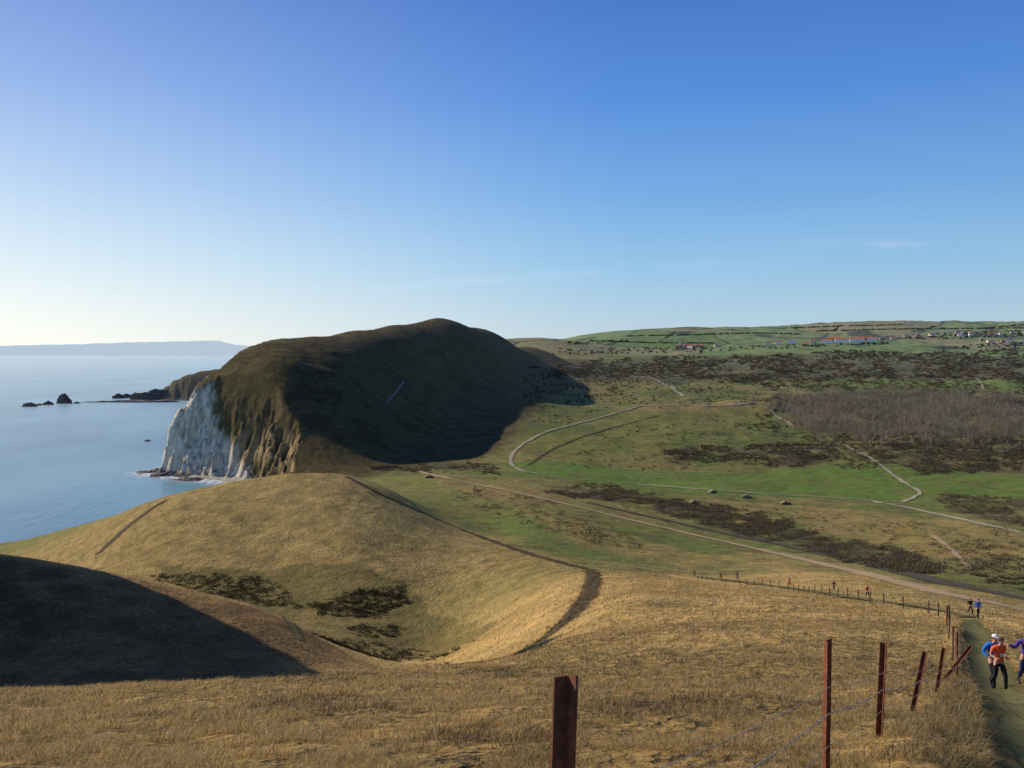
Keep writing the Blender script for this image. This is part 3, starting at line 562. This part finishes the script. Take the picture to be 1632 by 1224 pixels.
# ---------------------------------------------------------------- fences
def rustm():
    t=NT('rusted_steel');tc=t.add('ShaderNodeTexCoord');f=t.noise(28,8,tc.outputs['Object'],.7);g=t.noise(6,4,tc.outputs['Object'])
    c=t.mix(t.ramp(f,[(.3,(.10,.038,.024)),(.55,(.20,.07,.036)),(.75,(.36,.17,.08))]),t.ramp(g,[(.3,(.55,.55,.55)),(.7,(1.25,1.15,1.1))]),.9,'MULTIPLY')
    t.l.new(c,t.b.inputs['Base Color']);t.b.inputs['Roughness'].default_value=.85;t.l.new(t.bump(f,.004,1),t.b.inputs['Normal']);return t.m
RUST=rustm();WOOD=simple('weathered_post_wood',(.09,.07,.05),.9,.3,5,.01);WIRE=simple('dull_wire',(.40,.32,.22),.9,.3,20,0,0)
def post(parent,base,top,wd_,mat,rot=0):
    """steel angle section / round post with cut top"""
    base=Vector(base);top=Vector(top);L=(top-base).length;t_=wd_*.16;h=wd_/2
    prof=[(-h,-h),(h,-h),(h,h),(h-t_,h),(h-t_,-h+t_),(-h,-h+t_)] if mat==RUST else [(h*math.cos(k*math.pi/4),h*math.sin(k*math.pi/4)) for k in range(8)]
    n=len(prof);lv=[-.35]+list(np.linspace(.0,L,6));vt=[]
    for z in lv:
        for (a,b) in prof: vt.append((a,b,z-(a*.35 if z==lv[-1] else 0)))
    fc=[]
    for i in range(len(lv)-1):
        for k in range(n): fc.append((i*n+k,i*n+(k+1)%n,(i+1)*n+(k+1)%n,(i+1)*n+k))
    fc.append(tuple(range((len(lv)-1)*n,len(lv)*n)))
    me=bpy.data.meshes.new('post');me.from_pydata(vt,[],fc);me.materials.append(mat)
    o=bpy.data.objects.new('post',me);COL.objects.link(o)
    q=(top-base).normalized().to_track_quat('Z','Y');o.rotation_mode='QUATERNION';o.rotation_quaternion=q@Matrix.Rotation(rot,3,'Z').to_quaternion()
    o.location=base;o.parent=parent;return o
def wire(parent,pts,r,barb=False,mat=None):
    pts=[Vector(p_) for p_ in pts];path=[]
    for i in range(len(pts)-1):
        a,b=pts[i],pts[i+1];L=(b-a).length;n=max(6,int(L/.25))
        for k in range(n):
            s=k/n;path.append(a.lerp(b,s)+Vector((0,0,-.03*L/3*4*s*(1-s))))
    path.append(pts[-1]);vt=[];fc=[];S=5
    for i,p_ in enumerate(path):
        tg=(path[min(i+1,len(path)-1)]-path[max(i-1,0)]).normalized();a=tg.orthogonal().normalized();b=tg.cross(a)
        for k in range(S):
            an=k*2*math.pi/S;vt.append(p_+a*math.cos(an)*r+b*math.sin(an)*r)
    for i in range(len(path)-1):
        for k in range(S): fc.append((i*S+k,i*S+(k+1)%S,(i+1)*S+(k+1)%S,(i+1)*S+k))
    if barb:
        for i in range(len(path)-1):
            a,b=path[i],path[i+1];L=(b-a).length;k=0
            while k*.1<L:
                p_=a.lerp(b,k*.1/L);k+=1
                for dv in (Vector((rng.uniform(-1,1),rng.uniform(-1,1),1)),Vector((1,rng.uniform(-1,1),rng.uniform(-1,1)))):
                    dv=dv.normalized()*.012;o_=dv.orthogonal().normalized()*r*.7;q=len(vt);vt+=[p_-dv-o_,p_-dv+o_,p_+dv+o_,p_+dv-o_];fc.append((q,q+1,q+2,q+3))
    me=bpy.data.meshes.new('wire');me.from_pydata([tuple(v) for v in vt],[],fc);me.materials.append(mat or WIRE)
    o=bpy.data.objects.new('wire',me);COL.objects.link(o);o.parent=parent
def at3(u,v,d):
    a,b=pix(u,v);return ((a-CX)/F*d,d,CAMZ-(b-HOR)/F*d)
fe=bpy.data.objects.new('wire_fence',None);COL.objects.link(fe);tag(fe,'rusty steel post and wire fence beside the footpath','fence')
FP=[((902,1078),2.35,.050,(-.035,0)),((1322,1021),5.2,.046,(0,0)),((1408,1024),7.3,.044,(-.025,0)),((1474,1041),10.6,.046,(-.14,0)),((1504,1036),14.,.046,(-.10,0)),((1548,1030),17.5,.06,(-.62,0)),((1525,1005),25,.05,(0.03,0)),((1519,992),34,.05,(.02,0)),((1514,980),45,.05,(-.04,0)),((1510,963),56,.12,(0,0))]
tops=[];bases=[]
for (uv,d,wd_,ln_) in FP:
    tp=Vector(at3(*uv,d));bx_=tp.x+ln_[0];zb=float(H(bx_,d))
    tp.z=min(max(tp.z,zb+.75),zb+1.45)
    post(fe,(bx_,d,zb),tp,wd_,RUST,rng.uniform(-.15,.5));tops.append(tp);bases.append(Vector((bx_,d,zb)))
for k,fr_ in enumerate((.70,.52,.30)):
    wire(fe,[b.lerp(t_,fr_)+Vector((0,-.03,0)) for b,t_ in zip(bases,tops)],.0022 if k!=1 else .0036,k==1)
f2=bpy.data.objects.new('stock_fence',None);COL.objects.link(f2);tag(f2,'long line of small dark stock fence posts','fence')
fl=np.array([(1512,985),(1480,976),(1450,970),(1412,962),(1375,956),(1340,951),(1300,944),(1260,938),(1215,932),(1175,928),(1130,924),(1105,921)],float);gl=np.array([ground(a,b+2) for a,b in fl])
L=np.r_[0,np.cumsum(np.hypot(*np.diff(gl,axis=0).T))];q=[]
for s in np.arange(0,L[-1],5.5):
    x=np.interp(s,L,gl[:,0]);y=np.interp(s,L,gl[:,1]);z=float(H(x,y));hh=rng.uniform(1.15,1.45);tp=(x+rng.uniform(-.08,.08),y,z+hh);post(f2,(x,y,z),tp,.14,WOOD,0);q.append((Vector((x,y,z)),Vector(tp)))
for fr_ in (.95,.55,.2): wire(f2,[a.lerp(b,fr_) for a,b in q],.008)
# ---------------------------------------------------------------- people
def bake_skin(name,nodes,edges,mat,subs=2):
    me=bpy.data.meshes.new(name);me.from_pydata([n[0] for n in nodes],edges,[])
    o=bpy.data.objects.new(name,me);COL.objects.link(o);sk=o.modifiers.new('s','SKIN');sk.use_smooth_shade=True
    for i,n in enumerate(nodes):
        r=n[1];r=(r,r) if not isinstance(r,tuple) else r;me.skin_vertices[0].data[i].radius=r
    me.skin_vertices[0].data[0].use_root=True
    sb=o.modifiers.new('b','SUBSURF');sb.levels=subs;sb.render_levels=subs
    dg=bpy.context.evaluated_depsgraph_get();nm=bpy.data.meshes.new_from_object(o.evaluated_get(dg));bpy.data.objects.remove(o);nm.name=name
    nm.materials.clear();nm.materials.append(mat)
    for p_ in nm.polygons:p_.use_smooth=True
    return nm
def joinm(name,ms):
    bm=bmesh.new();mats=[]
    for m_ in ms:
        off=len(mats);mats+=list(m_.materials);st=len(bm.faces);bm.from_mesh(m_);bm.faces.ensure_lookup_table()
        for f_ in bm.faces[st:]: f_.material_index+=off
    me=bpy.data.meshes.new(name);bm.to_mesh(me);bm.free()
    for m_ in mats: me.materials.append(m_)
    return me
def ball(c,s,mat,cut=None,seg=16):
    bm=bmesh.new();bmesh.ops.create_uvsphere(bm,u_segments=seg,v_segments=seg//2+2,radius=1)
    for v in bm.verts: v.co=Vector((v.co.x*s[0]+c[0],v.co.y*s[1]+c[1],v.co.z*s[2]+c[2]))
    if cut: bmesh.ops.delete(bm,geom=[v for v in bm.verts if cut(v.co)],context='VERTS')
    me=bpy.data.meshes.new('b');bm.to_mesh(me);bm.free();me.materials.append(mat)
    for p_ in me.polygons:p_.use_smooth=True
    return me
SKIN=simple('skin',(.50,.28,.19),.6,.06,10);DARK=simple('dark_pupil',(.02,.015,.012),.4,.1,9);LIP=simple('lips',(.32,.11,.09),.5,.05,9)
CM={}
def cloth(nm,c):
    if nm not in CM: CM[nm]=simple(nm,c,.85,.18,14,.004)
    return CM[nm]
def person(x,y,ht,face,label,top,bottom,longs=True,shorts=False,hair='dark_hair',hatc=None,pose='walk',bib=False,pack=None,lead=1,lift=0):
    S=ht/1.76;e=bpy.data.objects.new('person',None);COL.objects.link(e);e.location=(x,y,float(H(x,y))+lift);e.rotation_euler[2]=face;e.scale=(S,S,S)
    tag(e,label,'person','walkers and runners on the footpath')
    L=lead
    def leg(sx):
        if pose=='stand': return [(sx*.09,0,.90),(sx*.095,-.01,.5),(sx*.1,.02,.09)]
        if sx==L: return [(sx*.09,-.02,.90),(sx*.10,-.20,.52),(sx*.10,-.22,.09)]
        return [(sx*.09,.02,.90),(sx*.09,.02,.50),(sx*.09,.26,.17)]
    arms={}
    for sx in (-1,1):
        if pose=='reach' and sx==-1: arms[sx]=[(sx*.19,0,1.43),(sx*.40,-.12,1.27),(sx*.60,-.25,1.38),(sx*.67,-.30,1.41)]
        elif pose=='stand': arms[sx]=[(sx*.19,0,1.43),(sx*.27,.04,1.16),(sx*.25,-.10,.94),(sx*.245,-.13,.88)]
        else:
            f_=-1 if sx==L else 1
            arms[sx]=[(sx*.19,0,1.43),(sx*.27,.10 if f_<0 else .04,1.17),(sx*.22,-.10 if f_<0 else -.20,1.06+(.06 if f_>0 else 0)),(sx*.20,-.15 if f_<0 else -.26,1.08+(.06 if f_>0 else 0))]
    fw=-.05 if pose!='stand' else 0
    tr=[((0,0,.94),(.14,.105)),((0,fw*.3,1.1),(.125,.095)),((0,fw*.8,1.3),(.155,.11)),((0,fw,1.43),(.12,.08)),((0,fw*1.1,1.5),.054),((0,fw*1.3-.02,1.575),(.066,.075)),((0,fw*1.3-.03,1.65),(.076,.095)),((0,fw*1.3-.02,1.71),(.066,.08))]
    nd_=list(tr);ed=[(i,i+1) for i in range(7)];fing=[]
    for sx in (-1,1):
        l=leg(sx);b=len(nd_);nd_+=[(l[0],.092),(l[1],.06),(l[2],.042)];ed+=[(0,b),(b,b+1),(b+1,b+2)]
        a=arms[sx];b=len(nd_);nd_+=[(a[0],.056),(a[1],.042),(a[2],.028),(a[3],(.034,.022))];ed+=[(3,b),(b,b+1),(b+1,b+2),(b+2,b+3)]
        w_=Vector(a[2]);pm=Vector(a[3]);dr=(pm-w_).normalized();sd_=dr.cross(Vector((0,1,.2))).normalized();dn=dr.cross(sd_).normalized()
        for k in range(4):
            o_=pm+sd_*(k-1.5)*.018;ln_=(.034,.038,.036,.028)[k];fn=[(tuple(o_-dr*.01),.0095),(tuple(o_+dr*ln_+dn*.006),.0085),(tuple(o_+dr*(ln_+.018)+dn*.024),.0078),(tuple(o_+dr*(ln_+.012)+dn*.042),.007)]
            fing.append(bake_skin('f',fn,[(0,1),(1,2),(2,3)],SKIN,1))
        th=[(tuple(w_+dr*.03+sd_*.02),.011),(tuple(w_+dr*.055+sd_*.048+dn*.008),.0095),(tuple(w_+dr*.085+sd_*.052+dn*.022),.0085)]
        fing.append(bake_skin('f',th,[(0,1),(1,2)],SKIN,1))
    hy=fw*1.3-.03
    body=bake_skin('body',nd_,ed,SKIN,2)
    feats=[ball((s*.031,hy-.088,1.66),(.012,.008,.008),DARK,seg=8) for s in (-1,1)]+[ball((0,hy-.098,1.63),(.013,.020,.024),SKIN,seg=8),ball((0,hy-.086,1.593),(.024,.009,.007),LIP,seg=8)]+[ball((s*.078,hy+.01,1.64),(.012,.02,.032),SKIN,seg=8) for s in (-1,1)]
    def child(nm,me):
        o=bpy.data.objects.new(nm,me);COL.objects.link(o);o.parent=e;return o
    child('body',joinm('body',[body]+fing+feats))
    t0=[((0,0,.90),(.155,.12)),((0,fw*.3,1.08),(.142,.112)),((0,fw*.8,1.3),(.172,.128)),((0,fw,1.44),(.13,.09)),((0,fw*1.05,1.475),(.068,.066))];te=[(0,1),(1,2),(2,3),(3,4)]
    for sx in (-1,1):
        a=arms[sx];b=len(t0);t0+=[(a[0],.072),(a[1],.058)];te+=[(3,b),(b,b+1)]
        if longs: t0.append((a[2],.043));te.append((b+1,b+2))
        else:
            a1=Vector(a[0]).lerp(Vector(a[1]),.75);t0[-1]=(tuple(a1),.064)
    child('jacket' if longs else 'shirt',bake_skin('top',t0,te,top,2))
    l0=[((0,0,.93),(.148,.115)),((0,0,1.0),(.14,.11))];le=[(0,1)]
    for sx in (-1,1):
        l=leg(sx);b=len(l0);l0+=[(l[0],.105)];le.append((0,b))
        if shorts: l0.append((tuple(Vector(l[0]).lerp(Vector(l[1]),.8)),.085));le.append((b,b+1))
        else: l0+=[(l[1],.074),(tuple(Vector(l[2])+Vector((0,0,.02))),.053)];le+=[(b,b+1),(b+1,b+2)]
    child('shorts' if shorts else 'trousers',bake_skin('bot',l0,le,bottom,2))
    for sx in (-1,1):
        an=Vector(leg(sx)[2]);tilt=.0 if (sx==L or pose=='stand') else .09
        s_=[(tuple(an+Vector((0,.035,-.045+tilt*.3))),(.038,.04)),(tuple(an+Vector((0,-.05,-.05-tilt*.3))),(.043,.036)),(tuple(an+Vector((0,-.15,-.062-tilt))),(.038,.024))]
        child('shoe',bake_skin('shoe',s_,[(0,1),(1,2)],cloth('running_shoe',(.06,.06,.07)),2))
    hm_=cloth(hair,{'dark_hair':(.025,.018,.014),'grey_hair':(.4,.38,.36),'brown_hair':(.09,.05,.03)}[hair])
    child('hair',ball((0,hy+.015,1.672),(.088,.105,.098),hm_,lambda c:c.z<1.60 or (c.y<hy-.03 and c.z<1.70)))
    if hatc is not None:
        cap=ball((0,hy+.008,1.69),(.096,.112,.09),hatc,lambda c:c.z<1.69);br_=ball((0,hy-.12,1.70),(.07,.075,.008),hatc);child('cap',joinm('cap',[cap,br_]))
    if bib:
        vt=[];fc=[]
        for j in range(4):
            for i in range(6):
                xx_=-.085+.034*i;vt.append((xx_,fw*.8-.145+abs(xx_)**2*4.0,1.16+j*.04))
        for j in range(3):
            for i in range(5): fc.append((j*6+i,j*6+i+1,(j+1)*6+i+1,(j+1)*6+i))
        me=bpy.data.meshes.new('race_bib');me.from_pydata(vt,[],fc);me.materials.append(cloth('paper_bib',(.65,.62,.6)));child('race_bib',me)
    if pack is not None: child('backpack',ball((0,fw+.16,1.28),(.14,.09,.21),pack))
    return e
blk=cloth('black_fabric',(.022,.022,.026));org=cloth('orange_fabric',(.85,.12,.03));blu=cloth('blue_fabric',(.03,.18,.6));pur=cloth('purple_fabric',(.10,.06,.28));wht=cloth('white_fabric',(.7,.7,.72));red=cloth('dark_red_fabric',(.35,.05,.05));nav=cloth('navy_fabric',(.03,.04,.09))
def place(u,vfoot,px_h,**k):
    d=1.75*F/px_h;a,b=pix(u,vfoot);x=(a-CX)/F*d;return person(x,d,**k)
place(1591,1088,88,ht=1.76,face=.15,label='runner in an orange t-shirt with a race bib and black leggings',top=org,bottom=blk,longs=False,hair='brown_hair',hatc=None,bib=True)
place(1582,1075,84,ht=1.90,face=.1,label='walker in a blue jacket and white cap',top=blu,bottom=blk,hair='dark_hair',hatc=wht,pack=nav,lead=-1)
place(1634,1083,90,ht=1.76,face=-.1,label='grey-haired walker in a purple top reaching out one arm',top=pur,bottom=nav,hair='grey_hair',pose='reach')
place(1546,983,28,ht=1.68,face=.1,label='walker in black clothing',top=blk,bottom=blk)
place(1558,986,32,ht=1.8,face=.1,label='walker in a blue jacket and black trousers',top=blu,bottom=blk,pack=None,hair='dark_hair',lead=-1)
for u,v,h_,tp,lb,ld_ in [(1382,955,19,red,'walker in a dark red jacket',1),(1329,943,17,blk,'walker in black clothing on the grass path',-1),(1258,936,14,org,'runner in an orange top on the grass path',1),(1175,926,11.5,blk,'walker in dark clothing on the grass path',1),(1148,925,11.5,red,'walker in a red top on the grass path',-1),(1107,921,12,blk,'walker in dark clothing on the grass path',1)]:
    g_=ground(u,v-2);person(g_[0],g_[1],ht=1.85,face=rng.uniform(-.4,.6),label=lb,top=tp,bottom=blk,lead=ld_)
# ---------------------------------------------------------------- derelict tanks
TK=simple('faded_rusty_armour',(.36,.28,.15),.9,.35,1.5,.02);TKD=simple('dark_track_steel',(.06,.05,.045),.9,.3,2)
def prism(name,pts,y0,y1,mat,parent):
    n=len(pts);vt=[(a,y0,b) for a,b in pts]+[(a,y1,b) for a,b in pts];fc=[tuple(range(n-1,-1,-1)),tuple(range(n,2*n))]+[(i,(i+1)%n,n+(i+1)%n,n+i) for i in range(n)]
    me=bpy.data.meshes.new(name);me.from_pydata(vt,[],fc);me.materials.append(mat);bm=bmesh.new();bm.from_mesh(me);bmesh.ops.recalc_face_normals(bm,faces=bm.faces);bmesh.ops.bevel(bm,geom=bm.edges[:],offset=.04,segments=1,affect='EDGES');bm.to_mesh(me);bm.free()
    o=bpy.data.objects.new(name,me);COL.objects.link(o);o.parent=parent;return o
for u,v,an in [(1106,803,.3),(1190,794,-.2),(1252,804,.1),(1135,786,.5),(684,762,.2)]:
    x,y=ground(u,v);e=bpy.data.objects.new('derelict_tank',None);COL.objects.link(e);e.location=(x,y,float(H(x,y)));e.rotation_euler[2]=an;tag(e,'faded derelict target tank rusting in rough grass','tank','derelict target tanks')
    prism('hull',[(-3.2,.9),(-2.8,1.6),(2.4,1.6),(3.3,1.1),(3,.6),(-3,.6)],-1.1,1.1,TK,e)
    prism('turret',[(-1.4,1.62),(-1.2,2.4),(.6,2.45),(1.3,1.9),(1.3,1.62)],-.95,.95,TK,e)
    for yy_ in (-1.75,1.12): prism('track',[(-3.2,.5),(-2.7,.02),(2.7,.02),(3.3,.5),(3.1,1.05),(-3,1.05)],yy_,yy_+.62,TKD,e)
    prism('gun_barrel',[(1.3,2.0),(4.4,2.15),(4.4,2.3),(1.3,2.2)],-.09,.09,TK,e)
# ---------------------------------------------------------------- thin cirrus
t=NT('thin_cirrus')
at=t.add('ShaderNodeAttribute',attribute_name='haze');g_=t.add('ShaderNodeNewGeometry');mp=t.add('ShaderNodeMapping');mp.inputs['Scale'].default_value=(.0003,.0003,.002);t.l.new(g_.outputs['Position'],mp.inputs[0])
m_=t.add('ShaderNodeMath',operation='MULTIPLY');t.l.new(t.ramp(t.noise(1,6,mp.outputs[0]),[(.35,(.0,.0,.0)),(.75,(.8,.8,.8))]),m_.inputs[0]);t.l.new(at.outputs['Fac'],m_.inputs[1])
tr=t.add('ShaderNodeBsdfTransparent');em=t.add('ShaderNodeBsdfTranslucent');em.inputs[0].default_value=(1,1,1,1);mx=t.add('ShaderNodeMixShader');t.l.new(m_.outputs[0],mx.inputs[0]);t.l.new(tr.outputs[0],mx.inputs[1]);t.l.new(em.outputs[0],mx.inputs[2]);t.l.new(mx.outputs[0],t.out.inputs[0])
def cirrus(l,wpx,strg):
    Rr=40000;vt=[];al=[];M=7;ns=60
    l=np.array(l,float)
    for i in range(ns):
        s=i/(ns-1);u=np.interp(s,np.linspace(0,1,len(l)),l[:,0]);v=np.interp(s,np.linspace(0,1,len(l)),l[:,1])
        for j in range(M):
            q=(j/(M-1)*2-1);a,b=pix(u,v+q*wpx);vt.append(((a-CX)/F*Rr,Rr+q*1500,CAMZ-(b-HOR)/F*Rr));al.append(max(0,(1-q*q))**1.5*math.sin(math.pi*s)**.7*strg)
    idx=np.arange(ns*M).reshape(ns,M);Fq=np.stack([idx[:-1,:-1],idx[1:,:-1],idx[1:,1:],idx[:-1,1:]],-1).reshape(-1,4)
    tag(mk('sky_cirrus_cloud',vt,Fq,t.m,None,True,{'haze':np.array(al)}),'faint streak of high white cirrus','cloud',kind='structure')
cirrus([(1370,388),(1430,390),(1480,393)],3,.45);cirrus([(560,468),(720,450),(900,438),(1250,412)],6,.2);cirrus([(1230,388),(1400,388)],3,.13)
# ---------------------------------------------------------------- light, sky, camera
EL=math.radians(27);AZ=math.radians(61)   # azimuth measured left of the viewing direction
sdv=Vector((-math.sin(AZ)*math.cos(EL),math.cos(AZ)*math.cos(EL),math.sin(EL)))
sl=bpy.data.lights.new('sun','SUN');sl.energy=5;sl.angle=math.radians(.5);sl.color=(1,.91,.78)
so=bpy.data.objects.new('sun',sl);COL.objects.link(so);so.rotation_euler=(-sdv).to_track_quat('-Z','Y').to_euler()
w=bpy.data.worlds.new("World");SC.world=w;w.use_nodes=True;nt=w.node_tree;bg=nt.nodes['Background'];sk=nt.nodes.new('ShaderNodeTexSky');sk.sky_type='NISHITA';sk.sun_disc=False
sk.sun_elevation=EL;sk.sun_rotation=-AZ;sk.altitude=100;sk.air_density=1.0;sk.dust_density=.2;sk.ozone_density=2.5
ln=nt.links.new;nn=nt.nodes.new
def math_(op,a,b=None,cl=False):
    m=nn('ShaderNodeMath');m.operation=op;m.use_clamp=cl
    for i,v in enumerate((a,b)):
        if v is None: continue
        if hasattr(v,'links'): ln(v,m.inputs[i])
        else: m.inputs[i].default_value=v
    return m.outputs[0]
tc=nn('ShaderNodeTexCoord');nz=nn('ShaderNodeVectorMath');nz.operation='NORMALIZE';ln(tc.outputs['Generated'],nz.inputs[0])
sp_=nn('ShaderNodeSeparateXYZ');ln(nz.outputs[0],sp_.inputs[0]);zc=math_('MAXIMUM',sp_.outputs[2],0.)
rp=nn('ShaderNodeValToRGB');ln(zc,rp.inputs[0]);e=rp.color_ramp.elements
st=[(0,(.54,.69,.78)),(.035,(.46,.66,.83)),(.09,(.32,.59,.87)),(.17,(.185,.44,.85)),(.27,(.095,.29,.78)),(.40,(.048,.17,.60)),(1,(.022,.07,.28))]
e[0].position=0;e[0].color=(*st[0][1],1);e[1].position=1;e[1].color=(*st[-1][1],1)
for p_,c_ in st[1:-1]: q=e.new(p_);q.color=(*c_,1)
dt=nn('ShaderNodeVectorMath');dt.operation='DOT_PRODUCT';ln(nz.outputs[0],dt.inputs[0]);dt.inputs[1].default_value=(-math.sin(AZ),math.cos(AZ),0)
gl=math_('MULTIPLY',math_('SUBTRACT',dt.outputs['Value'],.34),1.7,True);gl=math_('POWER',gl,1.4)
gl=math_('MULTIPLY',gl,math_('POWER',2.718,math_('MULTIPLY',zc,-5.)))
m1=nn('ShaderNodeMix');m1.data_type='RGBA';ln(gl,m1.inputs[0]);ln(rp.outputs[0],m1.inputs[6]);m1.inputs[7].default_value=(1.08,1.06,.97,1)
br=math_('ADD',.91,math_('MULTIPLY',dt.outputs['Value'],.15))
m2=nn('ShaderNodeVectorMath');m2.operation='SCALE';ln(m1.outputs[2],m2.inputs[0]);ln(br,m2.inputs['Scale'])
s3=nn('ShaderNodeVectorMath');s3.operation='SCALE';ln(sk.outputs[0],s3.inputs[0]);s3.inputs['Scale'].default_value=.1
m3=nn('ShaderNodeMix');m3.data_type='RGBA';m3.inputs[0].default_value=.88;ln(s3.outputs[0],m3.inputs[6]);ln(m2.outputs[0],m3.inputs[7])
ln(m3.outputs[2],bg.inputs[0]);bg.inputs[1].default_value=1.0
cm=bpy.data.cameras.new('camera');cm.sensor_width=36;cm.lens=36*F/1632;cm.clip_start=.1;cm.clip_end=400000
co=bpy.data.objects.new('camera',cm);COL.objects.link(co);co.location=(0,0,CAMZ);co.rotation_euler=(math.pi/2-PT,0,0);SC.camera=co
SC.view_settings.view_transform='Standard';SC.view_settings.look='None';SC.view_settings.exposure=0
